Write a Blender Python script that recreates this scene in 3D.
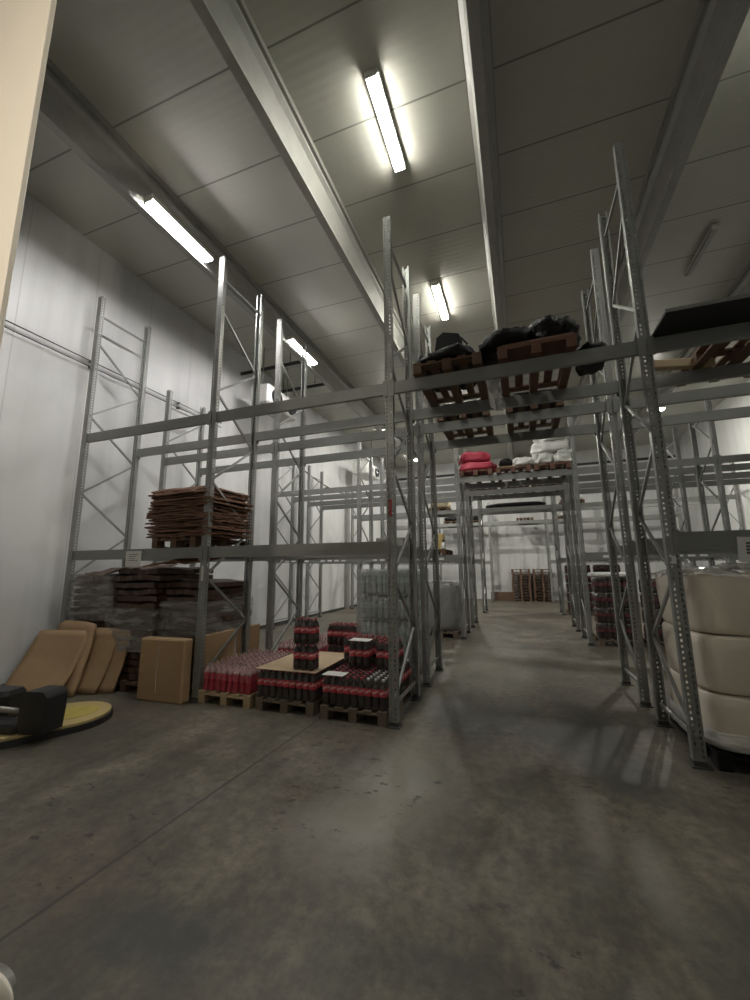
import bpy, math, random
from mathutils import Vector, Matrix, noise
PI = math.pi
D = bpy.data
SC = bpy.context.scene
for o in list(D.objects): D.objects.remove(o)
COL = SC.collection

# ------------------------------------------------------------------ camera, light, exposure
SC.view_settings.view_transform = 'Standard'
SC.view_settings.look = 'None'
SC.view_settings.gamma = 1
SC.view_settings.use_curve_mapping = False
SC.view_settings.exposure = 2.05
YAW, PITCH, ROLL = math.radians(19.68), math.radians(9.655), math.radians(-0.46)
cd = D.cameras.new('camera'); cam = D.objects.new('camera', cd); COL.objects.link(cam)
cd.sensor_fit = 'VERTICAL'; cd.sensor_height = 36; cd.lens = 400.0 / 1000 * 36
cd.clip_start = 0.05; cd.clip_end = 100
fwd = Vector((-math.sin(YAW) * math.cos(PITCH), math.cos(YAW) * math.cos(PITCH), math.sin(PITCH)))
rt = Vector((math.cos(YAW), math.sin(YAW), 0)); up = rt.cross(fwd)
r2 = rt * math.cos(ROLL) + up * math.sin(ROLL); u2 = -rt * math.sin(ROLL) + up * math.cos(ROLL)
m = Matrix((r2, u2, -fwd)).transposed().to_4x4(); m.translation = Vector((0, 0, 1.7))
cam.matrix_world = m
SC.camera = cam
w = D.worlds.new('world'); SC.world = w; w.use_nodes = True
w.node_tree.nodes['Background'].inputs[0].default_value = (.8, .85, .8, 1)
w.node_tree.nodes['Background'].inputs[1].default_value = 0.01
TUBE = 30.0          # strength of the ceiling tubes
TUBE_SIDE = 34.0     # strength of the tubes hung on the left beam
SPOT = 62.0         # unseen spot added behind the camera to brighten the cream panel
FLOOD = 330.0
ld = D.lights.new('added_panel_spot', 'SPOT'); lo = D.objects.new('added_panel_spot', ld); COL.objects.link(lo)  # added light without a fixture, aimed only at the cream panel
lo.location = (-1.6, -1.6, 3.6)
lo.rotation_euler = (Vector((-2.75, 1.0, 4.0)) - lo.location).to_track_quat('-Z', 'Y').to_euler()
ld.energy = SPOT; ld.color = (1, .91, .78); ld.spot_size = math.radians(62); ld.spot_blend = .3; ld.shadow_soft_size = .08

# ------------------------------------------------------------------ materials
def nt(name):
    mt = D.materials.new(name); mt.use_nodes = True
    n = mt.node_tree; b = n.nodes['Principled BSDF']
    return mt, n, b
def N(n, t, **k):
    x = n.nodes.new(t)
    for a, v in k.items(): setattr(x, a, v)
    return x
def math_(n, op, a, b=None, c=None):
    x = N(n, 'ShaderNodeMath', operation=op)
    for i, v in enumerate((a, b, c)):
        if v is None: continue
        if isinstance(v, (int, float)): x.inputs[i].default_value = v
        else: n.links.new(v, x.inputs[i])
    return x.outputs[0]
def mix(n, f, a, b):
    x = N(n, 'ShaderNodeMix', data_type='RGBA')
    if isinstance(f, (int, float)): x.inputs[0].default_value = f
    else: n.links.new(f, x.inputs[0])
    for i, v in ((6, a), (7, b)):
        if isinstance(v, tuple): x.inputs[i].default_value = (*v, 1)
        else: n.links.new(v, x.inputs[i])
    return x.outputs[2]
def noise_(n, vec, scale, detail=4, rough=.6):
    x = N(n, 'ShaderNodeTexNoise'); x.inputs['Scale'].default_value = scale
    x.inputs['Detail'].default_value = detail; x.inputs['Roughness'].default_value = rough
    if vec is not None: n.links.new(vec, x.inputs['Vector'])
    return x.outputs['Fac']
def ramp(n, f, a, b):
    x = N(n, 'ShaderNodeMapRange'); x.inputs[1].default_value = a; x.inputs[2].default_value = b
    x.clamp = True
    n.links.new(f, x.inputs[0]); return x.outputs[0]
def scaled(n, vec, s):
    x = N(n, 'ShaderNodeVectorMath', operation='MULTIPLY'); n.links.new(vec, x.inputs[0]); x.inputs[1].default_value = s
    return x.outputs[0]
def bump(n, b, h, strength=.3, dist=.01):
    x = N(n, 'ShaderNodeBump'); x.inputs['Strength'].default_value = strength; x.inputs['Distance'].default_value = dist
    n.links.new(h, x.inputs['Height']); n.links.new(x.outputs[0], b.inputs['Normal'])
def pos(n): return N(n, 'ShaderNodeNewGeometry').outputs['Position']
def obc(n): return N(n, 'ShaderNodeTexCoord').outputs['Object']
def sep(n, v):
    x = N(n, 'ShaderNodeSeparateXYZ'); n.links.new(v, x.inputs[0]); return x.outputs
def simple(name, c, rough=.6, metal=0.0, var=.25, scale=6.0, bmp=0.0, coat=0.0, spec=.5):
    mt, n, b = nt(name)
    f = noise_(n, obc(n), scale)
    lo_ = tuple(max(0, v * (1 - var)) for v in c); hi = tuple(min(1, v * (1 + var)) for v in c)
    n.links.new(mix(n, f, lo_, hi), b.inputs['Base Color'])
    b.inputs['Roughness'].default_value = rough; b.inputs['Metallic'].default_value = metal
    b.inputs['Coat Weight'].default_value = coat; b.inputs['Specular IOR Level'].default_value = spec
    if bmp: bump(n, b, noise_(n, obc(n), scale * 4), bmp, .02)
    return mt
def emis(name, c, s):
    mt, n, b = nt(name); b.inputs['Emission Color'].default_value = (*c, 1); b.inputs['Emission Strength'].default_value = s
    b.inputs['Base Color'].default_value = (.8, .8, .8, 1); return mt

def concrete():
    mt, n, b = nt('concrete_floor'); P = pos(n); X, Y, Z = sep(n, P)
    big = noise_(n, P, .5, 6, .65); med = noise_(n, scaled(n, P, (1.3, .8, 1)), 1.9, 8, .7); fine = noise_(n, P, 11, 8, .75)
    c = mix(n, ramp(n, med, .36, .64), (.085, .075, .056), (.205, .182, .138))
    c = mix(n, math_(n, 'MULTIPLY', ramp(n, big, .5, .62), .6), c, (.062, .058, .046))
    rust = noise_(n, scaled(n, P, (1, 1, 1)), .9, 6, .65)
    c = mix(n, math_(n, 'MULTIPLY', ramp(n, rust, .52, .64), .4), c, (.15, .105, .075))
    c = mix(n, math_(n, 'MULTIPLY', ramp(n, fine, .42, .62), .6), c, (.055, .052, .043))
    drag = noise_(n, scaled(n, P, (6, .8, 1)), 1.5, 5, .6)
    c = mix(n, math_(n, 'MULTIPLY', ramp(n, drag, .56, .7), .35), c, (.06, .058, .05))
    def spot(cx, cy, rx, ry, amt, col, c):
        dx = math_(n, 'DIVIDE', math_(n, 'SUBTRACT', X, cx), rx); dy = math_(n, 'DIVIDE', math_(n, 'SUBTRACT', Y, cy), ry)
        d = math_(n, 'SQRT', math_(n, 'ADD', math_(n, 'MULTIPLY', dx, dx), math_(n, 'MULTIPLY', dy, dy)))
        d = math_(n, 'ADD', d, math_(n, 'MULTIPLY', math_(n, 'SUBTRACT', med, .5), 1.8))
        return mix(n, math_(n, 'MULTIPLY', ramp(n, d, 1.0, .3), amt), c, col)
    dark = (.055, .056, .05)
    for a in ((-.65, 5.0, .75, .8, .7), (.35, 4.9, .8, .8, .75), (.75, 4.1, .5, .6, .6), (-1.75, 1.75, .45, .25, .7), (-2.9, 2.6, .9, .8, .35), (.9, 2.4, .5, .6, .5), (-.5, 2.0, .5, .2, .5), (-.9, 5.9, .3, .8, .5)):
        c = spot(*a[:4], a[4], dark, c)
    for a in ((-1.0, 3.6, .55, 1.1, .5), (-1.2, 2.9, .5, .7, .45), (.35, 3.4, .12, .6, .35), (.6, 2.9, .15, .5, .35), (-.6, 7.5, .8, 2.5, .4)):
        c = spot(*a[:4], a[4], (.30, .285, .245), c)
    # joint sawn along the hall, and cross joints
    jx = math_(n, 'ABSOLUTE', math_(n, 'ADD', X, math_(n, 'ADD', 2.33, math_(n, 'MULTIPLY', math_(n, 'SUBTRACT', 3.2, Y), .04))))
    jm = ramp(n, jx, .016, .006)
    c = mix(n, math_(n, 'MULTIPLY', jm, .75), c, (.03, .03, .027))
    # small scuffs
    sc = noise_(n, scaled(n, P, (4.5, 8.0, 1)), 1.4, 5, .6)
    sc2 = noise_(n, P, .8, 2, .5)
    c = mix(n, math_(n, 'MULTIPLY', math_(n, 'MULTIPLY', ramp(n, sc, .61, .64), ramp(n, sc2, .48, .56)), .8), c, (.03, .028, .025))
    n.links.new(c, b.inputs['Base Color'])
    n.links.new(math_(n, 'ADD', .36, math_(n, 'MULTIPLY', med, .35)), b.inputs['Roughness'])
    b.inputs['Specular IOR Level'].default_value = .4
    bump(n, b, fine, .15, .01)
    return mt
def panels_ceiling():
    mt, n, b = nt('ceiling_panels'); P = pos(n); X, Y, Z = sep(n, P)
    fr = math_(n, 'FRACT', math_(n, 'DIVIDE', math_(n, 'SUBTRACT', Y, 4.24), 1.12))
    seam = ramp(n, math_(n, 'MINIMUM', fr, math_(n, 'SUBTRACT', 1, fr)), .014, .006)
    ns = noise_(n, P, 1.1, 5, .6)
    c = mix(n, ns, (.42, .42, .365), (.52, .52, .465))
    c = mix(n, math_(n, 'MULTIPLY', seam, .75), c, (.10, .10, .08))
    n.links.new(c, b.inputs['Base Color']); b.inputs['Roughness'].default_value = .38
    rib = math_(n, 'SINE', math_(n, 'MULTIPLY', Y, 2 * PI / .112))
    wv = math_(n, 'MULTIPLY', rib, .6)
    bump(n, b, math_(n, 'SUBTRACT', math_(n, 'ADD', wv, math_(n, 'MULTIPLY', noise_(n, P, 2.0, 2), 2.0)), math_(n, 'MULTIPLY', seam, 2.0)), .12, .006)
    return mt
def panels_wall(name, axis):
    mt, n, b = nt(name); P = pos(n); s = sep(n, P)
    fr = math_(n, 'FRACT', math_(n, 'DIVIDE', s[axis], 1.15))
    seam = ramp(n, math_(n, 'MINIMUM', fr, math_(n, 'SUBTRACT', 1, fr)), .008, .003)
    st = noise_(n, scaled(n, P, (2.2, 2.2, .14)), 1.1, 4, .55)
    bl = noise_(n, P, .7, 4, .6)
    c = mix(n, ramp(n, st, .45, .8), (.69, .695, .685), (.56, .565, .555))
    c = mix(n, math_(n, 'MULTIPLY', ramp(n, bl, .5, .72), .4), c, (.46, .465, .45))
    c = mix(n, math_(n, 'MULTIPLY', seam, .35), c, (.25, .25, .24))
    n.links.new(c, b.inputs['Base Color']); b.inputs['Roughness'].default_value = .42
    bump(n, b, math_(n, 'SUBTRACT', math_(n, 'MULTIPLY', bl, .6), seam), .25, .006)
    return mt
def perforated():
    mt, n, b = nt('perforated_steel'); O = obc(n); X, Y, Z = sep(n, O)
    nx, ny, nz = sep(n, N(n, 'ShaderNodeNewGeometry').outputs['Normal'])
    fz = math_(n, 'FRACT', math_(n, 'DIVIDE', Z, .05)); fz2 = math_(n, 'FRACT', math_(n, 'ADD', math_(n, 'DIVIDE', Z, .05), .5))
    hz = math_(n, 'MULTIPLY', math_(n, 'GREATER_THAN', fz, .25), math_(n, 'LESS_THAN', fz, .72))
    hz2 = math_(n, 'MULTIPLY', math_(n, 'GREATER_THAN', fz2, .25), math_(n, 'LESS_THAN', fz2, .68))
    hf = math_(n, 'MULTIPLY', math_(n, 'LESS_THAN', math_(n, 'ABSOLUTE', math_(n, 'SUBTRACT', math_(n, 'ABSOLUTE', X), .025)), .0085), hz)
    hs = math_(n, 'MULTIPLY', math_(n, 'LESS_THAN', math_(n, 'ABSOLUTE', Y), .009), hz2)
    front = math_(n, 'GREATER_THAN', math_(n, 'ABSOLUTE', ny), .7)
    side = math_(n, 'GREATER_THAN', math_(n, 'ABSOLUTE', nx), .7)
    h = math_(n, 'MAXIMUM', math_(n, 'MULTIPLY', hf, front), math_(n, 'MULTIPLY', hs, side))
    h = math_(n, 'MULTIPLY', h, math_(n, 'GREATER_THAN', Z, .06))
    f = noise_(n, O, 9.0)
    n.links.new(mix(n, f, (.24, .245, .23), (.36, .365, .345)), b.inputs['Base Color'])
    b.inputs['Metallic'].default_value = .45; b.inputs['Roughness'].default_value = .42
    tr = N(n, 'ShaderNodeBsdfTransparent'); ms = N(n, 'ShaderNodeMixShader')
    n.links.new(h, ms.inputs[0]); n.links.new(b.outputs[0], ms.inputs[1]); n.links.new(tr.outputs[0], ms.inputs[2])
    n.links.new(ms.outputs[0], n.nodes['Material Output'].inputs[0])
    return mt
def film(name, tint, amount, rough=.2):
    mt, n, b = nt(name); b.inputs['Base Color'].default_value = (*tint, 1); b.inputs['Roughness'].default_value = rough
    O = obc(n); wr = noise_(n, scaled(n, O, (1.2, 1.2, 7)), 1.7, 3, .55)
    bump(n, b, wr, .6, .04)
    tr = N(n, 'ShaderNodeBsdfTransparent'); ms = N(n, 'ShaderNodeMixShader')
    f = math_(n, 'ADD', amount * .5, math_(n, 'MULTIPLY', ramp(n, wr, .4, .75), amount))
    n.links.new(f, ms.inputs[0]); n.links.new(tr.outputs[0], ms.inputs[1]); n.links.new(b.outputs[0], ms.inputs[2])
    n.links.new(ms.outputs[0], n.nodes['Material Output'].inputs[0])
    return mt
def wood(name, a, c_, scale=1.0):
    mt, n, b = nt(name); O = obc(n)
    g = noise_(n, scaled(n, O, (2, 14, 14)), 3 * scale, 5, .6)
    n.links.new(mix(n, g, a, c_), b.inputs['Base Color']); b.inputs['Roughness'].default_value = .75
    bump(n, b, g, .3, .005); return mt
def card(name, a, c_, rough=.7):
    mt, n, b = nt(name); O = obc(n); X, Y, Z = sep(n, O)
    g = noise_(n, scaled(n, O, (1, 1, 4)), 2.0, 5, .6)
    fl = math_(n, 'SINE', math_(n, 'MULTIPLY', Z, 240))
    n.links.new(mix(n, g, a, c_), b.inputs['Base Color']); b.inputs['Roughness'].default_value = rough
    bump(n, b, math_(n, 'ADD', g, math_(n, 'MULTIPLY', fl, .15)), .3, .006); return mt
def label_red():
    mt, n, b = nt('red_label'); O = obc(n); X, Y, Z = sep(n, O)
    ang = math_(n, 'ARCTAN2', Y, X)
    band = ramp(n, math_(n, 'ABSOLUTE', math_(n, 'SUBTRACT', math_(n, 'ADD', Z, math_(n, 'MULTIPLY', math_(n, 'SINE', math_(n, 'MULTIPLY', ang, 2)), .008)), .185)), .018, .008)
    br = ramp(n, noise_(n, scaled(n, O, (45, 45, 22)), 1.0, 2), .40, .52)
    n.links.new(mix(n, math_(n, 'MULTIPLY', band, br), (.60, .03, .055), (.85, .62, .60)), b.inputs['Base Color'])
    b.inputs['Roughness'].default_value = .3; return mt

M = dict(
    floor=concrete(), ceil=panels_ceiling(), wallL=panels_wall('white_wall_panels', 1), wallB=panels_wall('white_back_wall_panels', 0),
    jamb=simple('cream_panel', (.82, .75, .63), .5, var=.05, scale=2),
    beamwhite=simple('painted_roof_beam', (.33, .328, .30), .42, var=.2, scale=5),
    steel=simple('galvanised_steel', (.30, .305, .29), .42, .45, .2, 9), perf=perforated(),
    beam=simple('grey_painted_beam', (.25, .255, .24), .45, .3, .15, 5),
    foot=simple('dark_foot_plate', (.08, .08, .075), .6, .4),
    dark=simple('dark_metal', (.035, .035, .035), .5, .3),
    tube=emis('lit_tube', (1.0, .99, .90), TUBE), tubes=emis('lit_beam_tube', (1.0, .97, .97), TUBE_SIDE), flood=emis('lit_flood', (1, .97, .88), FLOOD), floodl=emis('lit_wall_flood', (1, .97, .92), FLOOD * .45),
    off=simple('unlit_tube', (.30, .30, .27), .4), fix=simple('lamp_housing', (.60, .60, .56), .4),
    wood=wood('brown_pallet_wood', (.085, .048, .03), (.17, .10, .062)), woodp=wood('pale_pallet_wood', (.36, .26, .15), (.52, .40, .25)),
    woodd=wood('grey_pallet_wood', (.12, .09, .065), (.23, .175, .125)), woodr=wood('red_brown_pallet_wood', (.11, .05, .033), (.20, .10, .065)),
    plank=wood('yellow_deck_board', (.40, .30, .13), (.55, .43, .20)), yellow=simple('worn_yellow_paint', (.45, .37, .08), .6, var=.3, scale=9),
    card=card('tan_cardboard', (.36, .23, .12), (.48, .33, .185)), cardb=card('brown_cardboard', (.13, .062, .035), (.22, .11, .062)),
    cardd=card('dark_brown_cardboard', (.055, .03, .02), (.11, .06, .04), .5), sheet=card('pale_cardboard', (.44, .32, .19), (.56, .43, .28)),
    shrink=film('shrink_film', (.85, .82, .82), .045, .1), film=film('clear_stretch_film', (.75, .77, .78), .28), filmd=film('smoky_stretch_film', (.42, .41, .40), .55, .16),
    white=simple('white_paper', (.78, .78, .75), .6, var=.04), ink=simple('grey_ink', (.12, .12, .12), .7),
    cola=simple('cola_bottle', (.022, .008, .006), .12, var=.2, coat=.6), label=label_red(), labeld=simple('dark_red_label', (.11, .012, .02), .35, var=.4, scale=30), capr=simple('red_cap', (.35, .03, .04), .4), capw=simple('white_cap', (.7, .68, .65), .4),
    cherry=simple('red_drink_bottle', (.42, .03, .055), .18, var=.25, scale=14, coat=.5), pinktop=simple('clear_pink_bottle_neck', (.48, .30, .30), .2, var=.3, scale=20, coat=.5),
    cherryl=simple('red_drink_label', (.50, .05, .08), .3, var=.35, scale=25),
    water=simple('greenish_water_bottle', (.33, .39, .35), .18, var=.25, scale=14, coat=.6), waterl=simple('pale_green_label', (.42, .50, .45), .4, var=.3), waterc=simple('pale_bottle_cap', (.62, .66, .62), .4),
    cream=simple('cream_wrapped_plastic', (.82, .74, .61), .38, var=.06, scale=3, coat=.2), blackp=simple('black_plastic', (.006, .006, .0065), .45, var=.3, bmp=.6, scale=8, spec=.25), blackm=simple('black_machine_shell', (.022, .022, .023), .45, var=.2),
    panel=simple('dark_board', (.008, .008, .008), .6), bar=simple('worn_steel_bar', (.30, .29, .27), .4, .5),
    redsack=simple('red_sack', (.44, .035, .07), .5, var=.3, bmp=.6), whitesack=simple('white_sack', (.72, .72, .69), .4, var=.12, bmp=.6),
    yellowc=simple('yellow_carton', (.55, .42, .17), .6), greyc=simple('grey_carton', (.20, .20, .175), .6), creamc=simple('cream_sack', (.62, .54, .36), .6, bmp=.4),
    foil=simple('silver_film_bundle', (.55, .56, .55), .22, .3, .3, 12, .8), unit=simple('white_cooler_shell', (.66, .66, .62), .4),
    grey=simple('grey_load', (.27, .27, .26), .35, var=.3, bmp=.5))

# ------------------------------------------------------------------ mesh helpers
class MB:
    def __init__(s): s.v = []; s.f = []; s.mi = []; s.sm = []
    def add(s, vs, fs, mi=0, smooth=False):
        b = len(s.v); s.v += [tuple(v) for v in vs]; s.f += [tuple(i + b for i in f) for f in fs]
        s.mi += [mi] * len(fs); s.sm += [smooth] * len(fs); return s
    def box(s, x0, x1, y0, y1, z0, z1, mi=0):
        return s.add([(x0, y0, z0), (x1, y0, z0), (x1, y1, z0), (x0, y1, z0), (x0, y0, z1), (x1, y0, z1), (x1, y1, z1), (x0, y1, z1)],
                     [(3, 2, 1, 0), (4, 5, 6, 7), (0, 1, 5, 4), (1, 2, 6, 5), (2, 3, 7, 6), (3, 0, 4, 7)], mi)
    def bbox(s, x0, x1, y0, y1, z0, z1, r, mi=0):     # box with chamfered edges
        r = min(r, (x1 - x0) * .45, (y1 - y0) * .45, (z1 - z0) * .45)
        pl = lambda a, b, z: [(x0 + a, y0 + b, z), (x1 - a, y0 + b, z), (x1 - b, y0 + a, z), (x1 - b, y1 - a, z), (x1 - a, y1 - b, z), (x0 + a, y1 - b, z), (x0 + b, y1 - a, z), (x0 + b, y0 + a, z)]
        rings = [pl(r * 1.3, r * .6, z0), pl(r, 0, z0 + r), pl(r, 0, z1 - r), pl(r * 1.3, r * .6, z1)]
        return s.loft(rings, mi)
    def loft(s, rings, mi=0, caps=True, smooth=False):
        n = len(rings[0]); vs = [p for r in rings for p in r]; fs = []
        for k in range(len(rings) - 1):
            for i in range(n):
                j = (i + 1) % n; fs.append((k * n + i, k * n + j, (k + 1) * n + j, (k + 1) * n + i))
        s.add(vs, fs, mi, smooth)
        if caps:
            b = len(s.v) - len(vs)
            s.f += [tuple(b + i for i in reversed(range(n))), tuple(b + (len(rings) - 1) * n + i for i in range(n))]
            s.mi += [mi] * 2; s.sm += [False] * 2
        return s
    def bar(s, a, b, wx, wy, mi=0, upv=(1, 0, 0)):    # rectangular bar from a to b
        a = Vector(a); b = Vector(b); d = (b - a).normalized(); u = Vector(upv); u = (u - d * u.dot(d)).normalized(); v = d.cross(u)
        r = lambda p: [p + u * wx / 2 + v * wy / 2, p - u * wx / 2 + v * wy / 2, p - u * wx / 2 - v * wy / 2, p + u * wx / 2 - v * wy / 2]
        return s.loft([r(a), r(b)], mi)
    def tube(s, pts, r, n=8, mi=0):
        pts = [Vector(p) for p in pts]; rings = []
        for i, p in enumerate(pts):
            d = (pts[min(i + 1, len(pts) - 1)] - pts[max(i - 1, 0)]).normalized()
            u = d.cross(Vector((0, 0, 1)) if abs(d.z) < .9 else Vector((1, 0, 0))).normalized(); v = d.cross(u)
            rings.append([p + (u * math.cos(2 * PI * k / n) + v * math.sin(2 * PI * k / n)) * r for k in range(n)])
        return s.loft(rings, mi, True, True)
    def lathe(s, prof, n=14, mi=0, c=(0, 0)):
        return s.loft([[(c[0] + r * math.cos(2 * PI * k / n), c[1] + r * math.sin(2 * PI * k / n), z) for k in range(n)] for r, z in prof], mi, True, True)
    def mesh(s, name, mats):
        me = D.meshes.new(name); me.from_pydata(s.v, [], s.f); me.update()
        for q in (mats if isinstance(mats, (list, tuple)) else [mats]): me.materials.append(q)
        me.polygons.foreach_set('material_index', s.mi); me.polygons.foreach_set('use_smooth', s.sm); me.update(); return me
def put(name, me, loc=(0, 0, 0), parent=None, rz=0.0):
    o = D.objects.new(name, me); COL.objects.link(o); o.location = loc; o.rotation_euler = (0, 0, rz)
    if parent: o.parent = parent
    return o
def build(name, mb, mats, parent=None, loc=(0, 0, 0), rz=0.0): return put(name, mb.mesh(name, mats), loc, parent, rz)
def thing(name, label, cat, loc=(0, 0, 0), rz=0.0, group=None):
    o = put(name, None, loc, None, rz); return tag(o, label, cat, group)
def tag(o, label, cat, group=None):
    o['label'] = label; o['category'] = cat
    if group: o['group'] = group
    return o
def struct(name, mb, mats, parent=None):
    o = build(name, mb, mats, parent)
    if not parent: o['kind'] = 'structure'
    return o
def dup(src, loc, rz, label, group=None):
    c = src.copy(); COL.objects.link(c); c.location = loc; c.rotation_euler = (0, 0, rz); c['label'] = label
    if group: c['group'] = group
    for ch in list(src.children):
        d = ch.copy(); COL.objects.link(d); d.parent = c
        for g in list(ch.children):
            e = g.copy(); COL.objects.link(e); e.parent = d
    return c
def nz(v, s, seed): return noise.noise(Vector(v) * s + Vector((seed * 7.3, seed * 3.1, seed * 1.7)))
def blob(sx, sy, sz, seed, amp=.12, e=.55, nu=44, nv=22, freq=2.2):     # sack: superellipsoid with folds, flat below
    mb = MB(); rings = []
    pw = lambda c, q: math.copysign(abs(c) ** q, c)
    for j in range(nv + 1):
        ph = -PI / 2 + PI * j / nv; r = pw(math.cos(ph), e); z = pw(math.sin(ph), e)
        ring = []
        for i in range(nu):
            th = 2 * PI * i / nu
            p = Vector((pw(math.cos(th), e) * r * sx / 2, pw(math.sin(th), e) * r * sy / 2, z * sz / 2))
            k = 1 + amp * (nz(p, freq / max(sx, sz) * 2, seed) + .6 * nz(p, freq * 5 / max(sx, sz), seed + 3) + .5 * abs(nz((p.x * .6, p.y * .6, p.z * 1.8), freq * 9 / max(sx, sz), seed + 9)))
            p = p * k; p.z = max(p.z, -sz * .46); ring.append((p.x, p.y, p.z + sz * .46))
        rings.append(ring)
    return mb.loft(rings, 0, True, True)

ORD = ['bottom', 'second', 'third', 'fourth', 'fifth', 'sixth', 'seventh', 'eighth', 'ninth', 'tenth', 'eleventh', 'twelfth', 'thirteenth', 'fourteenth', 'fifteenth', 'sixteenth', 'seventeenth', 'eighteenth', 'nineteenth', 'twentieth', 'twenty-first', 'twenty-second', 'twenty-third', 'twenty-fourth']

# ------------------------------------------------------------------ the hall
XL, XR, YF, YB, ZC = -7.15, 7.5, -2.5, 23.0, 7.75
T = .15
struct('floor', MB().box(XL - T, XR + T, YF - T, YB + T, -.15, 0), M['floor'])
struct('ceiling', MB().box(XL - T, XR + T, YF - T, YB + T, ZC, ZC + .15), M['ceil'])
struct('wall_left', MB().box(XL - T, XL, YF - T, YB + T, 0, ZC), M['wallL'])
struct('wall_right', MB().box(XR, XR + T, YF - T, YB + T, 0, ZC), M['wallL'])
struct('wall_back', MB().box(XL, XR, YB, YB + T, 0, ZC), M['wallB'])
struct('wall_front', MB().box(XL, XR, YF - T, YF, 0, ZC), M['wallB'])
struct('baseboard_left', MB().box(XL, XL + .03, 1.2, YB, 0, .09), M['foot'])
struct('trim_1', MB().box(XL, XL + .12, 16.0, 16.3, 0, 5.2), M['beamwhite'])
struct('trim_2', MB().box(XL, XR, YB - .12, YB, 6.95, 7.06), M['dark'])
# the tall cream end panel right beside the camera
struct('door_1', MB().bbox(-3.8, -2.205, 1.0, 1.028, 0, 5.6, .004), M['jamb'])
# tapered roof beams, 2.5 m apart
def roof_beam(k, x):
    half = [(.17, 7.75), (.17, 7.66), (.115, 7.655), (.115, 7.61), (.15, 7.605), (.15, 7.55), (.10, 7.5), (.05, 7.16), (.06, 7.15), (.06, 7.1)]
    prof = half + [(-a, z) for a, z in reversed(half)]
    mb = MB().loft([[(x + a, y, z) for a, z in prof] for y in (YF, YB)])
    struct('trim_%d' % k, mb, M['beamwhite'])
for k, x in enumerate((-5.09, -2.59, -.09, 2.41, 4.91)): roof_beam(3 + k, x)

# ------------------------------------------------------------------ lamps
def lamp(loc, label, mat, length=1.3, wd=.18, group=None):
    t = thing('tube_light', label, 'light', loc, 0, group)
    build('housing', MB().bbox(-wd / 2, wd / 2, 0, length, -.02, .05, .012), M['fix'], t)
    build('diffuser', MB().bbox(-wd * .4, wd * .4, .03, length - .03, -.05, -.021, .012), mat, t)
    for y in (0, length - .03): build('end_cap', MB().bbox(-wd * .44, wd * .44, y, y + .029, -.052, -.021, .008), M['fix'], t)
    return t
lamp((-1.34, 3.72, 7.70), 'lit tube light on the ceiling, nearer of the two in the middle bay', M['tube'])
lamp((-1.34, 7.66, 7.70), 'lit tube light on the ceiling, farther one above the left wrapped pallet', M['tube'])
lamp((3.68, 3.60, 7.70), 'lit tube light on the ceiling over the right hand racks', M['tube'])
lamp((3.68, 7.95, 7.70), 'unlit tube light on the dim right part of the ceiling', M['off'], wd=.12)
for y0, lb in ((3.68, 'lit tube light on the left roof beam, nearest the cream panel'), (7.60, 'lit tube light on the left roof beam, behind the second tall rack frame')):
    t = lamp((-4.87, y0, 7.155), lb, M['tubes'])
    for y in (.25, 1.0): build('bracket', MB().box(-.155, .05, y, y + .05, .051, .10), M['fix'], t)
def flood(loc, label, mat='flood'):
    t = thing('flood_lamp', label, 'lamp', loc)
    build('housing', MB().lathe([(.06, .12), (.10, .10), (.14, .02), (.15, 0)], 16), M['fix'], t)
    build('lens', MB().lathe([(.13, 0), (.13, -.015), (.07, -.04)], 16), M[mat], t)
    build('stem', MB().tube([(0, 0, .115), (0, 0, ZC - loc[2])], .012), M['dark'], t)
flood((-4.66, 14.2, 6.98), 'round lit lamp showing beside the tall middle rack post, upper left of two', 'floodl')
flood((-4.58, 18.9, 7.0), 'round lit lamp deep in the hall, just right of the middle rack posts', 'floodl')
flood((-1.97, 17.1, 7.02), 'round lit lamp deep in the hall above the red sacks')
flood((4.85, 15.6, 7.0), 'round lit lamp deep in the hall behind the right rack post')

# ------------------------------------------------------------------ pallet racking
DEP = .96
def upright_mesh(h, face):
    mb = MB(); w_, d, t = .05, .035, .004; s = face      # face -1 : web towards -y
    mb.box(-w_, w_, min(s * d, s * (d - t)), max(s * d, s * (d - t)), 0, h)
    for q in (-1, 1):
        mb.box(min(q * w_, q * (w_ - t)), max(q * w_, q * (w_ - t)), -d + .001, d - .001, 0, h)
        mb.box(min(q * w_, q * (w_ - .02)), max(q * w_, q * (w_ - .02)), min(-s * d, -s * (d - t)), max(-s * d, -s * (d - t)), 0, h)
    return mb.mesh('upright', M['perf'])
FOOT = MB().bbox(-.075, .075, -.07, .07, 0, .012, .004).box(-.052, .052, -.037, .037, .012, .05).mesh('foot_plate', M['foot'])
CACHE = {}
def frame(x, y, h, label, group=None):
    t = thing('rack_frame', label, 'rack frame', (x, y, 0), 0, group)
    if h not in CACHE:
        L = [MB().bar((0, .03, .22), (0, DEP - .03, .22), .028, .03).mesh('brace', M['steel'])]
        z = .26; side = 0
        while z + .68 < h - .2:
            a, b = (.03, DEP - .03) if side == 0 else (DEP - .03, .03)
            L.append(MB().bar((0, a, z), (0, b, z + .66), .028, .03).mesh('brace', M['steel'])); z += .68; side = 1 - side
        L.append(MB().bar((0, .03, h - .36), (0, DEP - .03, h - .36), .028, .03).mesh('brace', M['steel']))
        CACHE[h] = (upright_mesh(h - .012, -1), upright_mesh(h - .012, 1), L)
    a, b, L = CACHE[h]
    u1 = put('upright', a, (0, 0, .012), t); u2 = put('upright', b, (0, DEP, .012), t)
    put('foot_plate', FOOT, (0, 0, 0), t); put('foot_plate', FOOT, (0, DEP, 0), t)
    for q in L: put('brace', q, (0, 0, 0), t)
    return t
BM = {}
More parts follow.
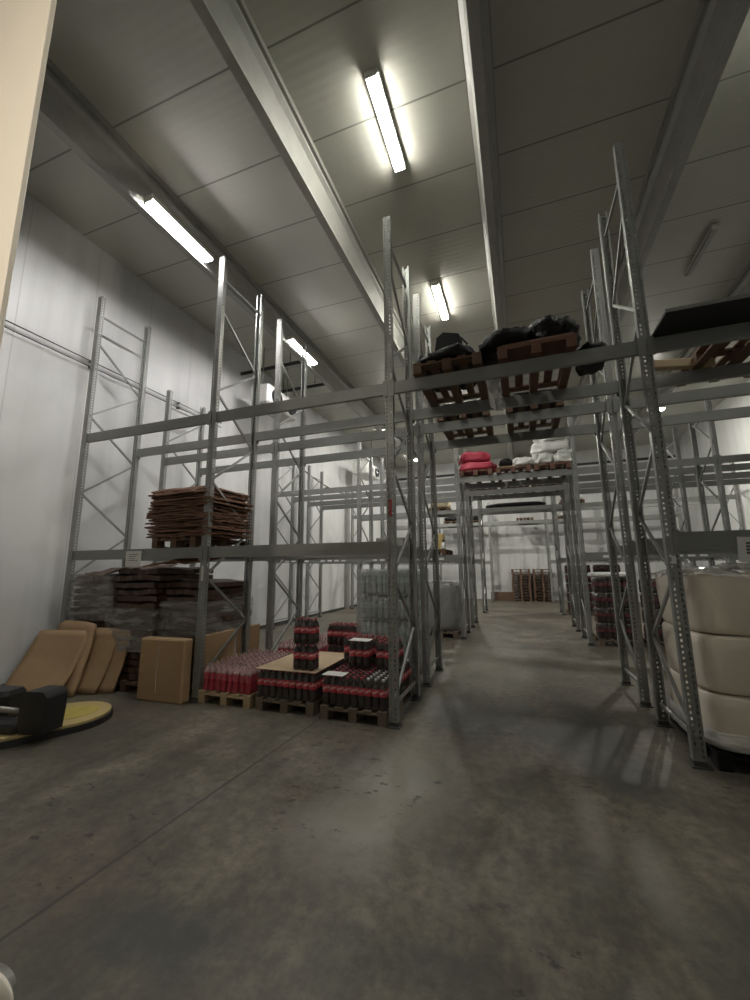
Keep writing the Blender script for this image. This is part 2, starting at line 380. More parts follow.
CON = MB().box(-.03, .03, -.012, 0, -.19, .015).mesh('connector', M['beam'])
TAGP = MB().box(0, .13, -.004, 0, 0, .06).mesh('label_plate', M['white'])
def beam(x0, x1, y, z, label, front=-1, tags=0, group=None):
    L = x1 - x0 - .104
    if (round(L, 3), front) not in BM:
        BM[(round(L, 3), front)] = MB().loft([[(q, -.025, -.15), (q, .025, -.15), (q, .025, -.03), (q, .013, -.03), (q, .013, 0), (q, -.025, 0)] for q in (0, L)]).mesh('rack_beam', M['beam'])
    o = put('rack_beam', BM[(round(L, 3), front)], (x0 + .052, y, z)); tag(o, label, 'rack beam', group)
    yy = -.026 if front < 0 else .038
    for q in (-.012, L + .012): put('connector', CON, (q, yy - .01 if front < 0 else yy, 0), o)
    for k in range(tags): put('label_plate', TAGP, (.35 + .21 * (k % 4) + 1.15 * (k // 4), -.026, -.125), o)
    return o
XS = [-6.82, -4.12, -1.4, 1.34, 4.06, 6.8]
XN = ['against the left wall', 'behind the cola pallets', 'at the left edge of the aisle', 'at the right edge of the aisle', 'right of the aisle', 'far right near the wall']
BN = ['bay beside the left wall', 'bay above the drink pallets', 'bay bridging the aisle', 'bay right of the aisle', 'farthest right bay']
ROWS = [('front rack row', 4.49), ('second rack row', 6.10), ('third rack row', 10.2), ('fourth rack row', 12.2), ('fifth rack row', 16.1), ('last rack row', 21.2)]
ROWH = [[6.57, 6.57, 6.36, 6.38, 6.38], [5.47, 6.5, 6.34, 6.38, 6.38], [5.3] * 6, [5.3] * 6, [5.3] * 6, [5.2] * 6]
for (rn, ry), hs in zip(ROWS, ROWH):
    for i, h in enumerate(hs):
        if h == 5.3 and ry == 10.2 and i == 2: h = 4.85
        hh = 'tall' if h > 6 else ('short' if i == 0 and ry < 7 else 'grey')
        frame(XS[i], ry, h, '%s perforated steel frame of the %s, %s' % (hh, rn, XN[i]))
    for i in range(len(hs) - 1):
        for q, yy in ((-1, ry), (1, ry + DEP)):
            fn = 'near' if q < 0 else 'rear'
            beam(XS[i], XS[i + 1], yy, 3.98, 'grey upper %s beam of the %s, %s' % (fn, rn, BN[i]), q)
            if i != 2:
                beam(XS[i], XS[i + 1], yy, 2.01, 'grey lower %s beam of the %s, %s' % (fn, rn, BN[i]), q, 8 if (q < 0 and ry > 9) else 0)

# ------------------------------------------------------------------ pallets
def pallet_meshes(wood_, L=1.2, W=.8):
    top = MB()
    for k in range(5): top.bbox(-W / 2 + k * (W - .1) / 4 * 1.0, -W / 2 + k * (W - .1) / 4 + .1, 0, L, .122, .144, .003)
    for y in (0, L / 2 - .07, L - .14): top.box(-W / 2, W / 2, y, y + .14, .10, .121)
    blk = MB().bbox(-.05, .05, 0, .14, .022, .10, .004); bot = MB().bbox(-.05, .05, 0, L, 0, .022, .003)
    return top.mesh('top_deck', wood_), blk.mesh('block', wood_), bot.mesh('bottom_board', wood_), L, W
PM = {k: pallet_meshes(M[k]) for k in ('wood', 'woodp', 'woodd', 'woodr')}
PM['black'] = pallet_meshes(M['blackp'], 1.2, 1.2)
PM['stack'] = pallet_meshes(M['wood'], .8, .9)
def pallet(x, y, z, kind, label, group=None, rz=0.0):
    t = thing('wooden_pallet' if kind != 'black' else 'plastic_pallet', label, 'pallet', (x, y, z), rz, group)
    top, blk, bot, L, W = PM[kind]
    put('top_deck', top, (0, 0, 0), t)
    for xx in (-W / 2 + .05, 0, W / 2 - .05):
        put('bottom_board', bot, (xx, 0, 0), t)
        for yy in (0, L / 2 - .07, L - .14): put('block', blk, (xx, yy, 0), t)
    return t
PH = .1445
# ------------------------------------------------------------------ drink packs
def bottle_parts(body, lab, cap, h=.325, r=.044, neck=None):
    zs = h - .022
    prof = [(r * .7, 0), (r * .97, .012), (r, .03), (r, h * .36), (r * .95, h * .40), (r, h * .43), (r, h * .68)]
    nk = [(r, h * .68), (r * .92, h * .74), (r * .62, h * .85), (r * .34, h * .9), (r * .33, zs)]
    if neck is None:
        bm = MB().lathe(prof + nk[1:], 12).mesh('bottle', body)
    else:
        mb = MB().lathe(prof, 12, 0); mb.lathe(nk, 12, 1); bm = mb.mesh('bottle', [body, neck])
    lm = MB().loft([[(r * 1.012 * math.cos(a * PI / 6), r * 1.012 * math.sin(a * PI / 6), z) for a in range(12)] for z in (h * .44, h * .68)], 0, False, True).mesh('label', lab)
    cm = MB().lathe([(r * .36, zs - .004), (r * .36, h)], 10).mesh('cap', cap)
    return bm, lm, cm
def pack_proto(name, parts, label, nx=2, ny=3, cover=None, pitch=.0895):
    t = thing(name, label, 'bottle pack', (0, 0, 0))
    bm, lm, cm = parts
    for i in range(nx):
        for j in range(ny):
            b = put('bottle', bm, ((i - (nx - 1) / 2) * pitch, (j - (ny - 1) / 2) * pitch, 0), t)
            put('label', lm, (0, 0, 0), b); put('cap', cm, (0, 0, 0), b)
    ax, ay = nx * pitch / 2 + .002, ny * pitch / 2 + .002
    build('shrink_film', MB().bbox(-ax, ax, -ay, ay, .002, .318, .02), M['shrink'], t)
    if cover:
        build('card_top', MB().bbox(-nx * pitch / 2, nx * pitch / 2, -ny * pitch / 2, ny * pitch / 2, .326, .332, .002), cover, t)
    return t
COLA = bottle_parts(M['cola'], M['label'], M['capr']); COLAW = bottle_parts(M['cola'], M['label'], M['capw'])
CHER = bottle_parts(M['cherry'], M['cherryl'], M['pinktop'], neck=M['pinktop']); COLD = bottle_parts(M['cola'], M['labeld'], M['capw']); WAT = bottle_parts(M['water'], M['waterl'], M['waterc'], h=.378)
PROTO = {}
def pack(kind, x, y, z, label, group=None, rz=0.0):
    if kind not in PROTO:
        if kind == 'cola': p = pack_proto('cola_pack', COLA, label, 3, 2)
        elif kind == 'colaw': p = pack_proto('cola_pack', COLAW, label, 3, 2)
        elif kind == 'colatop': p = pack_proto('cola_pack', COLA, label, 3, 2, M['white'])
        elif kind == 'colad': p = pack_proto('cola_pack', COLD, label, 3, 2)
        elif kind == 'cola4': p = pack_proto('cola_pack', COLA, label, 4, 3)
        elif kind == 'cherry': p = pack_proto('red_drink_pack', CHER, label, 2, 3)
        elif kind == 'water': p = pack_proto('water_pack', WAT, label, 3, 2)
        p.location = (x, y, z); p.rotation_euler = (0, 0, rz); PROTO[kind] = p
        if group: p['group'] = group
        return p
    return dup(PROTO[kind], (x, y, z), rz, label, group)
RW = ['front', 'second', 'third', 'fourth', 'fifth', 'rear']
ROWW = ['front', 'second', 'third', 'rear']; COLW = ['leftmost', 'second from left', 'third from left', 'rightmost']
# red drink pallets
pallet(-3.66, 4.45, 0, 'woodp', 'pale wooden pallet under the red drink packs, at the front')
pallet(-3.62, 6.12, 0, 'woodp', 'pale wooden pallet under the rear block of red drink packs')
for py, nm in ((4.45, 'front'), (6.12, 'rear')):
    for i in range(4):
        for j in range(4):
            pack('cherry', -3.66 + (.04 if py > 5 else 0) + (i - 1.5) * .19, py + .16 + j * .285, PH, 'red drink pack, %s pale pallet, %s row, %s' % (nm, ROWW[j], COLW[i]), 'red drink packs')
# middle cola pallet
pallet(-2.78, 4.46, 0, 'woodd', 'worn grey pallet under the cola packs topped with cardboard')
for i in range(3):
    for j in range(6):
        if i == 1 and 0 < j < 5: continue
        pack('cola', -2.78 + (i - 1) * .275, 4.46 + .10 + j * .19, PH, 'cola pack under the cardboard sheet, %s column, %s row' % (['left', 'middle', 'right'][i], RW[j]), 'cola packs under the cardboard sheet')
o = build('cardboard_sheet', MB().bbox(-.43, .41, -.03, 1.13, 0, .008, .003), M['sheet'], None, (-2.78, 4.5, PH + .3265), .01); tag(o, 'pale cardboard sheet lying on the middle cola packs', 'cardboard')
for k in (0, 1):
    p = pack('cola', -2.575, 4.62, PH + .3355 + k * .303, '%s of two cola packs stacked on the cardboard sheet' % ['lower', 'upper'][k], 'cola packs stacked on the sheet')
    p.scale = (1.1, 1.05, .93)
# rear cola pallet
pallet(-2.68, 6.12, 0, 'woodd', 'grey pallet under the rear cola packs, behind the cardboard sheet')
for j in range(2):
    for i in range(3):
        pack('cola', -2.94 + i * .275, 6.26 + j * .19, PH, 'cola pack on the rear pallet, lower layer, %s row, %s' % (['front', 'second'][j], ['left', 'middle', 'right'][i]), 'cola packs on the rear pallet')
        pack('cola', -2.94 + i * .275, 6.26 + j * .19, PH + .3265, 'cola pack on the rear pallet, upper layer, %s row, %s' % (['front', 'second'][j], ['left', 'middle', 'right'][i]), 'cola packs on the rear pallet')
# right cola pallet
pallet(-1.88, 4.44, 0, 'woodd', 'worn grey pallet under the loose cola packs beside the aisle post')
for j in range(6):
    for i in range(3):
        k = 'colatop' if (i == 0 and j == 0) else ('colaw' if i == 2 else 'cola')
        pack(k, -1.88 + (i - 1) * .275 * .95, 4.55 + j * .19, PH, ('cola pack with a white card top at the front corner of the right cola pallet' if k == 'colatop' else 'cola pack on the right pallet, bottom layer, %s column, %s row' % (['left', 'middle', 'right'][i], RW[j])), 'cola packs on the right pallet')
pack('colatop', -1.98, 4.95, PH + .3265, 'cola pack with a white card top, highest on the right cola pallet')
for i, j in ((1, 3), (1, 4), (2, 2), (2, 3), (0, 3), (0, 4)):
    pack('cola', -1.88 + (i - 1) * .275 * .95, 4.58 + j * .19, PH + .3265 if not (i == 0 and j < 3) else PH, 'cola pack on the right pallet, upper layer, %s column, %s row' % (['left', 'middle', 'right'][i], RW[j]), 'cola packs on the right pallet')
# green water bottles
pallet(-2.03, 5.98 + .14, 0, 'woodd', 'grey pallet under the tall block of water bottles')
for l in range(4):
    for i in range(3):
        for j in range(6):
            if i < 2 and j > 1: continue
            pack('water', -2.05 + (i - 1) * .285, 6.24 + j * .19, PH + l * .3835, 'greenish water pack, %s layer, %s column, %s row' % (ORD[l] if l < 3 else 'top', ['left', 'middle', 'right'][i], RW[j]), 'water packs')
def wrap(x0, x1, y0, y1, z0, z1, mat, label, seed, amp=.012, n=10):
    rings = []
    for j in range(n + 1):
        z = z0 + (z1 - z0) * j / n; ring = []
        k = 10
        per = [(x0 + (x1 - x0) * i / k, y0) for i in range(k)] + [(x1, y0 + (y1 - y0) * i / k) for i in range(k)] + [(x1 - (x1 - x0) * i / k, y1) for i in range(k)] + [(x0, y1 - (y1 - y0) * i / k) for i in range(k)]
        for px, py in per:
            d = amp * (1 + nz((px, py, z), 4.0, seed)); cx, cy = (x0 + x1) / 2, (y0 + y1) / 2
            ring.append((px + (d if px > cx else -d), py + (d if py > cy else -d), z))
        rings.append(ring)
    o = build('stretch_film', MB().loft(rings, 0, False, True), mat); return tag(o, label, 'film')
wrap(-2.5, -1.6, 6.12, 7.3, .1, 1.69, M['film'], 'clear stretch film around the block of water bottles', 3)

# ------------------------------------------------------------------ cardboard
def sheet_mesh(wx, wy, t, seed, mat, wav=.03, droop=.04, name='cardboard_sheet'):
    n = 12; top = []; rnd = random.Random(seed)
    def pt(i, j):
        u, v = i / n, j / n
        x = (u - .5) * wx; y = (v - .5) * wy
        if i in (0, n): x += nz((u * 5, v * 7, 0), 1.6, seed) * .05
        if j in (0, n): y += nz((u * 7, v * 5, 3), 1.6, seed) * .05
        e = max(abs(u - .5), abs(v - .5)) * 2
        z = wav * nz((u * 2, v * 2, 0), 1.3, seed) + .4 * wav * nz((u * 6, v * 6, 0), 1.5, seed + 5) * e - droop * e ** 4
        return x, y, z
    P = {(i, j): pt(i, j) for i in range(n + 1) for j in range(n + 1)}
    idx = lambda i, j, k: (k * (n + 1) + j) * (n + 1) + i
    vs = [(P[i, j][0], P[i, j][1], P[i, j][2] + k * t) for k in (0, 1) for j in range(n + 1) for i in range(n + 1)]
    fs = []
    for j in range(n):
        for i in range(n):
            fs += [(idx(i, j, 1), idx(i + 1, j, 1), idx(i + 1, j + 1, 1), idx(i, j + 1, 1)), (idx(i, j, 0), idx(i, j + 1, 0), idx(i + 1, j + 1, 0), idx(i + 1, j, 0))]
    for i in range(n):
        fs += [(idx(i, 0, 0), idx(i + 1, 0, 0), idx(i + 1, 0, 1), idx(i, 0, 1)), (idx(i + 1, n, 0), idx(i, n, 0), idx(i, n, 1), idx(i + 1, n, 1)),
               (idx(0, i + 1, 0), idx(0, i, 0), idx(0, i, 1), idx(0, i + 1, 1)), (idx(n, i, 0), idx(n, i + 1, 0), idx(n, i + 1, 1), idx(n, i, 1))]
    return MB().add(vs, fs).mesh(name, mat)
# stack on the upper shelf
pallet(-4.65, 4.42, 2.012, 'wood', 'dark brown pallet on the lower shelf under the tall stack of brown cardboard')
NS = 23
rnd = random.Random(4)
for k in range(NS):
    z = 2.012 + PH + .03 + k * .0335
    dx = rnd.uniform(-.035, .035) + (.05 if k < 9 else 0) * 0
    o = put('cardboard_sheet', sheet_mesh(1.12 + rnd.uniform(-.05, .06), .92 + rnd.uniform(-.05, .05), .02, k, M['cardb'], .02, .02 + .0025 * k), (-4.63 + dx, 4.90 + rnd.uniform(-.04, .04), z), None, rnd.uniform(-.04, .04))
    tag(o, 'bent brown cardboard sheet, %s of the shelf stack' % ((ORD[k] + ' from the bottom') if 0 < k < NS - 1 else ('lowest' if k == 0 else 'topmost')), 'cardboard', 'cardboard sheets stacked on the shelf')
# film-wrapped stacks below
def floor_stack(x, y, wx, wy, n, dz, mat, what, seed0, z0=.15, dr=.03):
    rr = random.Random(seed0)
    for k in range(n):
        o = put('cardboard_bundle', sheet_mesh(wx + rr.uniform(-.05, .05), wy + rr.uniform(-.05, .05), dz * .72, seed0 + k, mat, .03, dr, 'cardboard_bundle'), (x + rr.uniform(-.03, .03), y + rr.uniform(-.03, .03), z0 + .03 + k * dz), None, rr.uniform(-.04, .04))
        tag(o, 'dark flat cardboard bundle, %s of %s' % ((ORD[k] + ' from the bottom') if 0 < k < n - 1 else ('lowest' if k == 0 else 'topmost'), what), 'cardboard', what)
pallet(-6.3, 4.5, 0, 'wood', 'dark pallet under the film wrapped cardboard stack beside the left wall')
floor_stack(-6.32, 5.1, .86, 1.1, 15, .099, M['cardd'], 'stack beside the left wall', 100)
pallet(-5.42, 4.46, 0, 'wood', 'dark pallet under the film wrapped cardboard stack in the middle of the left bay')
floor_stack(-5.42, 5.1, .82, 1.15, 16, .099, M['cardd'], 'middle stack of the left bay', 200)
pallet(-4.62, 4.62, 0, 'wood', 'dark pallet under the cardboard stack behind the tan box')
floor_stack(-4.64, 5.2, .72, 1.05, 14, .099, M['cardd'], 'stack behind the tan box', 300)
o = put('cardboard_sheet', sheet_mesh(.95, .7, .02, 77, M['cardb'], .05, .02), (-4.75, 4.85, 1.84)); tag(o, 'brown cardboard sheet lying loose across the tops of the floor stacks', 'cardboard'); o.rotation_euler = (.10, -.05, .08)
o = put('cardboard_sheet', sheet_mesh(1.15, .8, .015, 78, M['cardd'], .09, .03), (-6.0, 4.9, 1.72)); tag(o, 'dark cardboard sheet bent over the top of the stack beside the left wall', 'cardboard'); o.rotation_euler = (.06, -.05, -.05)
wrap(-6.80, -5.87, 4.5, 5.68, .95, 1.64, M['filmd'], 'smoky stretch film around the cardboard stack beside the left wall', 5, .02)
wrap(-5.86, -4.99, 4.48, 5.70, .55, 1.15, M['filmd'], 'smoky stretch film around the middle cardboard stack', 6, .02)
wrap(-4.97, -4.25, 4.62, 5.74, .75, 1.25, M['film'], 'shiny stretch film around the cardboard behind the tan box', 7, .02)
# leaning tan cardboard
def leaner(base, top, width, thick, label, mat, bow=.06, hgt=None, seed=1, skew=0):
    # base = (x, y) centre of the foot line, top = (x, y, z) centre of the upper edge
    n = 10; b = Vector((base[0], base[1], 0)); t = Vector(top); u = (t - b); wdir = Vector((u.y, -u.x, 0)) if abs(u.x) + abs(u.y) > .05 else Vector((1, 0, 0))
    wdir = Vector((math.cos(skew), math.sin(skew), 0)); nrm = wdir.cross(u).normalized()
    vs = []; fs = []
    for k in (0, 1):
        for j in range(n + 1):
            for i in range(n + 1):
                s, v = i / n - .5, j / n
                wd = width * (1 - .04 * v ** 6)
                p = b + u * (v * (1 - .03 * (abs(s) * 2) ** 5)) + wdir * (s * wd) + nrm * (bow * math.sin(PI * v) * (1 - 1.5 * s * s) + bow * .4 * nz((s * 3, v * 3, 0), 1.2, seed) + thick * k)
                p.z = max(p.z, .0); vs.append(p)
    ix = lambda i, j, k: (k * (n + 1) + j) * (n + 1) + i
    for j in range(n):
        for i in range(n):
            fs += [(ix(i, j, 1), ix(i + 1, j, 1), ix(i + 1, j + 1, 1), ix(i, j + 1, 1)), (ix(i, j, 0), ix(i, j + 1, 0), ix(i + 1, j + 1, 0), ix(i + 1, j, 0))]
    for i in range(n):
        fs += [(ix(i, 0, 0), ix(i + 1, 0, 0), ix(i + 1, 0, 1), ix(i, 0, 1)), (ix(i + 1, n, 0), ix(i, n, 0), ix(i, n, 1), ix(i + 1, n, 1)),
               (ix(0, i + 1, 0), ix(0, i, 0), ix(0, i, 1), ix(0, i + 1, 1)), (ix(n, i, 0), ix(n, i + 1, 0), ix(n, i + 1, 1), ix(n, i, 1))]
    o = build('cardboard_carton', MB().add(vs, fs, 0, True), mat); return tag(o, label, 'cardboard')
leaner((-6.52, 3.93), (-6.52, 4.36, .80), 1.0, .04, 'tan cardboard carton leaning at the far left, in front of the other flat cartons', M['card'], -.05, seed=1, skew=.10)
leaner((-6.30, 4.13), (-6.42, 4.46, .93), .95, .04, 'tan flat carton with a pointed upper edge behind the leftmost leaning one', M['card'], -.03, seed=2, skew=-.12)
leaner((-5.98, 4.20), (-5.9, 4.47, .85), .62, .04, 'narrow tan flat carton leaning between the leftmost cartons and the wrapped stack', M['card'], -.04, seed=3, skew=.25)
leaner((-5.76, 4.30), (-5.68, 4.50, .83), .56, .035, 'innermost tan flat carton leaning against the wrapped stack', M['card'], -.04, seed=4, skew=.3)
# upright tan box in front of the stacks
t = build('cardboard_box', MB().bbox(-.37, .37, -.08, .08, 0, .79, .02), M['card'], None, (-4.56, 4.36, 0), .04); tag(t, 'tan cardboard box standing on end beside the second rack post', 'box')
build('tape_strip', MB().box(-.06, -.045, -.0825, -.0805, .1, .74), M['film'], t)
t = build('cardboard_box', MB().bbox(-.022, .022, -.63, .63, 0, .8, .015), M['card'], None, (-4.195, 5.28, 0)); tag(t, 'long flat tan carton standing on edge beside the red drink packs', 'box')
build('tape_strip', MB().box(.0222, .024, -.03, .03, .02, .78), M['film'], t)

# ------------------------------------------------------------------ platform and machine at the left
t = thing('turntable_platform', 'low yellow wooden platform with a rounded end on the floor at the left', 'platform', (-5.2, 3.02, 0), math.radians(62))
def stadium(z, r, l, g=0):
    return [(-l, -r + g, z)] + [(.0 + (r - g) * math.cos(a) + .0, (r - g) * math.sin(a), z) for a in [(-90 + 180 * k / 20) * PI / 180 for k in range(21)]] + [(-l, r - g, z)]
build('deck', MB().loft([stadium(.065, .44, 2.2), stadium(.09, .44, 2.2)]), M['plank'], t, (.45, 0, 0))
build('rim', MB().loft([stadium(.0, .46, 2.2), stadium(.064, .46, 2.2)]), M['dark'], t, (.45, 0, 0))
build('yellow_patch', MB().loft([[(.28 * math.cos(k * PI / 10), .24 * math.sin(k * PI / 10), z) for k in range(20)] for z in (.0905, .093)]), M['yellow'], t, (.5, 0, 0))
t = thing('floor_machine', 'black machine housing with a grey bar standing on the yellow platform', 'machine', (-4.72, 3.0, .0945), math.radians(12))
n = 8
def hous(y): return [(-.13, y, 0), (.13, y, 0), (.15, y, .2)] + [(.07 + .08 * math.cos(a), y, .32 + .08 * math.sin(a)) for a in [(k + 1) * PI / 2 / n * 1.0 for k in range(n)]] + [(-.09, y, .40), (-.15, y, .35), (-.15, y, .06)]
build('shell', MB().loft([hous(-.12), hous(-.10), hous(.12)]), M['blackm'], t)
build('handle_bar', MB().tube([(-.153, -.08, .20), (-.7, -.14, .25), (-1.3, -.1, .30)], .028, 10), M['bar'], t)
build('base_arm', MB().bbox(-1.2, -.152, -.14, .1, .0, .08, .02), M['blackm'], t)
build('side_box', MB().bbox(-1.3, -.62, .14, .42, .0, .30, .05), M['blackm'], t)
# pale guard at the foot of the cream panel
t = thing('corner_guard', 'pale rounded guard on the floor at the bottom left corner of the photo', 'guard', (-2.13, 1.385, 0))
ring = lambda y, g: [(.115 * math.cos(a) * (1 - g), y, max(0, (.078 * math.sin(a)) * (1 - g))) for a in [PI * k / 16 for k in range(17)]]
build('face_plate', MB().loft([ring(0, 0), ring(-.012, .03), ring(-.03, .15), ring(-.045, .4), ring(-.053, .75)], 0, True, True), M['jamb'], t, (.0, -.08, 0))
build('body', MB().loft([ring(.04, .2), ring(.0, 0)]), M['bar'], t, (-.03, -.0795, 0))

# ------------------------------------------------------------------ cream wrapped load on the right
pallet(2.06, 4.44, 0, 'black', 'black plastic pallet under the cream wrapped load beside the right post')
def sup(cx, cy, rx, ry, z, k, e=.34, n=40):
    pw = lambda c: math.copysign(abs(c) ** e, c)
    return [(cx + rx * k * pw(math.cos(2 * PI * i / n)), cy + ry * k * pw(math.sin(2 * PI * i / n)), z) for i in range(n)]
def tier(z0, z1, label, seed, k0=1.0):
    rings = []
    for q, k in ((0, .93), (.03, .975), (.1, .985), (.4, 1.0), (.75, 1.012), (.93, 1.01), (.985, .985), (1, .95)):
        z = z0 + (z1 - z0) * q
        rg = sup(0, 0, .60, .60, z, k * k0)
        rings.append([(x * (1 + .012 * nz((x, y, z), 2.4, seed)), y * (1 + .012 * nz((x, y, z), 2.4, seed + 4)), z + .02 * nz((x, y, 0), 1.5, seed)) for x, y, z in rg])
    o = build('cream_bale', MB().loft(rings, 0, True, True), M['cream'], None, (2.04, 5.04, 0)); return tag(o, label, 'bale', 'cream bales on the black pallet')
tier(.165, .595, 'bottom cream wrapped bale of three, standing on the black pallet', 1, .985)
tier(.60, 1.09, 'middle cream wrapped bale of three beside the right post', 2, 1.0)
tier(1.095, 1.62, 'top cream wrapped bale of three, under the crumpled film', 3, 1.012)
n = 26; vs = []; fs = []
for j in range(n + 1):
    for i in range(n + 1):
        u, v = i / n - .5, j / n - .5; e = max(abs(u), abs(v)) * 2
        vs.append((u * 1.24, v * 1.24, .055 + .05 * nz((u, v, 0), 5, 2) + .04 * nz((u, v, 0), 13, 6) - .06 * e ** 6))
for j in range(n):
    for i in range(n): fs.append((j * (n + 1) + i, j * (n + 1) + i + 1, (j + 1) * (n + 1) + i + 1, (j + 1) * (n + 1) + i))
o = build('film_cover', MB().add(vs, fs, 0, True), film('crumpled_clear_film', (.72, .71, .67), .85, .15), None, (2.04, 5.04, 1.62)); tag(o, 'crumpled clear film over the top of the cream bales', 'film')
mb = MB()
rings = [sup(0, 0, .61, .61, z, k) for z, k in ((.148, .96), (.17, 1.03), (.22, 1.04), (.30, 1.012))]
o = build('film_skirt', MB().loft(rings, 0, False, True), film('white_film', (.86, .85, .82), 1.0, .2), None, (2.04, 5.04, 0)); tag(o, 'shiny film band around the foot of the cream bales', 'film')

# paper signs
def sign(x, z, y, wd, h, label, rz=0.0, lines=5, bold=False):
    t = thing('paper_sign', label, 'sign', (x, y, z))
    t.rotation_euler = (0, rz, 0)
    build('sheet', MB().box(0, wd, -.002, 0, -h, 0), M['white'], t)
    for k in range(lines):
        build('text_line', MB().box(wd * .2, wd * (.8 - .12 * (k % 3)), -.004, -.0025, -h * (.2 + .13 * k) - (.02 if bold else .008), -h * (.2 + .13 * k)), M['ink'], t)
sign(-5.58, 1.98, 4.452, .31, .23, 'white paper sheet hung on the lower beam above the wrapped cardboard', 0, 4)
sign(1.83, 1.95, 4.452, .30, .22, 'white paper sheet hung on the lower beam above the cream bales', .06, 4, True)
for x, z, c, nm in ((-4.12, 1.55, 'white', 'second tall post from the left'), (-1.4, 2.3, 'capr', 'post at the left edge of the aisle'), (1.34, 1.72, 'white', 'post at the right edge of the aisle')):
    for k in range(1):
        o = build('sticker', MB().box(-.018, .018, -.0015, 0, 0, .07 if x > 0 else .2), M[c], None, (x, 4.4535, z)); tag(o, 'small %s sticker on the face of the %s' % ('white' if c == 'white' else 'red', nm), 'sticker')

# ------------------------------------------------------------------ pallets over the aisle
pallet(-.67, 4.38, 3.985, 'wood', 'dark pallet high over the aisle, left one on the front rack')
pallet(.31, 4.36, 3.985, 'woodr', 'reddish brown pallet high over the aisle, right one on the front rack')
pallet(-.70, 6.02, 3.985, 'wood', 'dark pallet high over the aisle, left one on the second rack')
pallet(.34, 6.02, 3.985, 'wood', 'dark pallet high over the aisle, right one on the second rack')
o = build('board', MB().bbox(-.36, .38, 0, .62, 0, .05, .008), M['woodr'], None, (.31, 4.42, 3.985 + PH), 0); tag(o, 'reddish board under the black bundle on the right hand high pallet', 'board')
o = build('black_bundle', blob(.60, .8, .25, 11, .18, .7), M['blackp'], None, (-.01, 4.80, 3.985 + PH + .055), .2); tag(o, 'flat black plastic bundle on the right hand pallet over the aisle, left half', 'bundle')
o = build('black_bundle', blob(.55, .7, .32, 12, .2, .7), M['blackp'], None, (.52, 4.82, 3.985 + PH + .06), -.1); tag(o, 'taller black plastic bundle on the right hand pallet over the aisle, right half', 'bundle')
o = build('black_bundle', blob(.72, 1.0, .16, 13, .15, .4), M['blackp'], None, (-.70, 4.88, 3.985 + PH + .003), 0); tag(o, 'flat black plastic bundle on the left hand pallet over the aisle', 'bundle')
t = thing('black_case', 'upright black case tilted on the left hand pallet over the aisle', 'case', (-.69, 4.60, 3.985 + PH + .13), .2)
pr = lambda y: [(-.15, y, 0), (.17, y, 0), (.19, y, .16), (.14, y, .24), (-.04, y, .27), (-.12, y, .2)]
build('shell', MB().loft([pr(-.10), pr(.14)]), M['blackm'], t)
build('strap', MB().tube([(.17, -.11, .18), (.24, -.12, .08), (.2, -.1, 0)], .012, 6), M['blackp'], t)
mb = MB(); zig = [(-.02, .0), (.05, -.10), (-.01, -.2), (.06, -.3)]
for a, (u, v) in ((0, (0, .7)), ): mb.add([(x + d, y, z + .05 * math.sin(y * 9 + k)) for y in (0, .25, .5) for k, (x, z) in enumerate(zig) for d in (-.05, .05)], [(r * 8 + c * 2, r * 8 + c * 2 + 1, r * 8 + c * 2 + 3, r * 8 + c * 2 + 2) for r in range(3) for c in range(3)] + [(r * 8 + c * 2, r * 8 + c * 2 + 2, r * 8 + 8 + c * 2 + 2, r * 8 + 8 + c * 2) for r in range(2) for c in range(3)])
o = build('white_film', mb, M['whitesack'], None, (-.175, 4.75, 3.98), 0); tag(o, 'white plastic film hanging between the two front pallets over the aisle', 'film')
o = build('black_bundle', blob(.30, .5, .24, 14, .2, .7), M['blackp'], None, (.93, 4.95, 3.985), 0); tag(o, 'small black bundle right of the high pallets by the right post', 'bundle')
o = build('black_bundle', blob(.74, .85, .16, 15, .1, .3), M['blackp'], None, (-.70, 6.47, 3.985 + PH + .003), 0); tag(o, 'thin dark bundle on the left hand pallet of the second rack, over the aisle', 'bundle')
o = build('black_bundle', blob(.74, .80, .16, 16, .1, .3), M['blackp'], None, (.34, 6.44, 3.985 + PH + .003), 0); tag(o, 'thin dark bundle on the right hand pallet of the second rack, over the aisle', 'bundle')
# dark board and pallet above the right bay
t = thing('dark_board', 'large dark board lying flat on the upper beams above the right bay', 'board', (1.40, 4.03, 3.985))
build('sheet', MB().box(0, 2.4, 0, .62, 0.0, .022), M['panel'], t)
build('edge_strip', MB().box(-.01, 2.41, -.014, -.0005, -.004, .026), M['steel'], t)
pallet(2.45, 4.72, 3.985, 'wood', 'dark pallet behind the dark board on the upper right bay')
o = build('wood_offcut', MB().bbox(-.2, .5, -.05, .05, -.0, .1, .01), M['woodp'], None, (1.78, 5.3, 3.985), .25); tag(o, 'pale broken timber behind the dark board on the upper right bay', 'timber')

# ------------------------------------------------------------------ third and fourth rows
for i, x in enumerate((-.92, -.02, .86)):
    pn = ['left', 'middle', 'right'][i]
    pallet(x, 10.1, 3.985, 'woodr', 'brown pallet on the third row bridge over the aisle, %s' % pn)
    pallet(x, 12.15, 3.985, 'wood', 'dark pallet on the fourth row bridge over the aisle, %s' % pn)
zz = 3.985 + PH
o = build('red_sack', blob(.92, .8, .26, 31, .16), M['redsack'], None, (-.90, 10.6, zz), 0); tag(o, 'lower red sack on the bridge over the aisle', 'sack')
o = build('red_sack', blob(.74, .7, .30, 32, .2), M['redsack'], None, (-.95, 10.55, zz + .235), .1); tag(o, 'upper red sack on the bridge over the aisle', 'sack')
o = build('black_bundle', blob(.34, .4, .24, 33, .1, .9), M['blackp'], None, (-.18, 10.3, zz + .02), 0); tag(o, 'round black bundle between the red and white sacks', 'bundle')
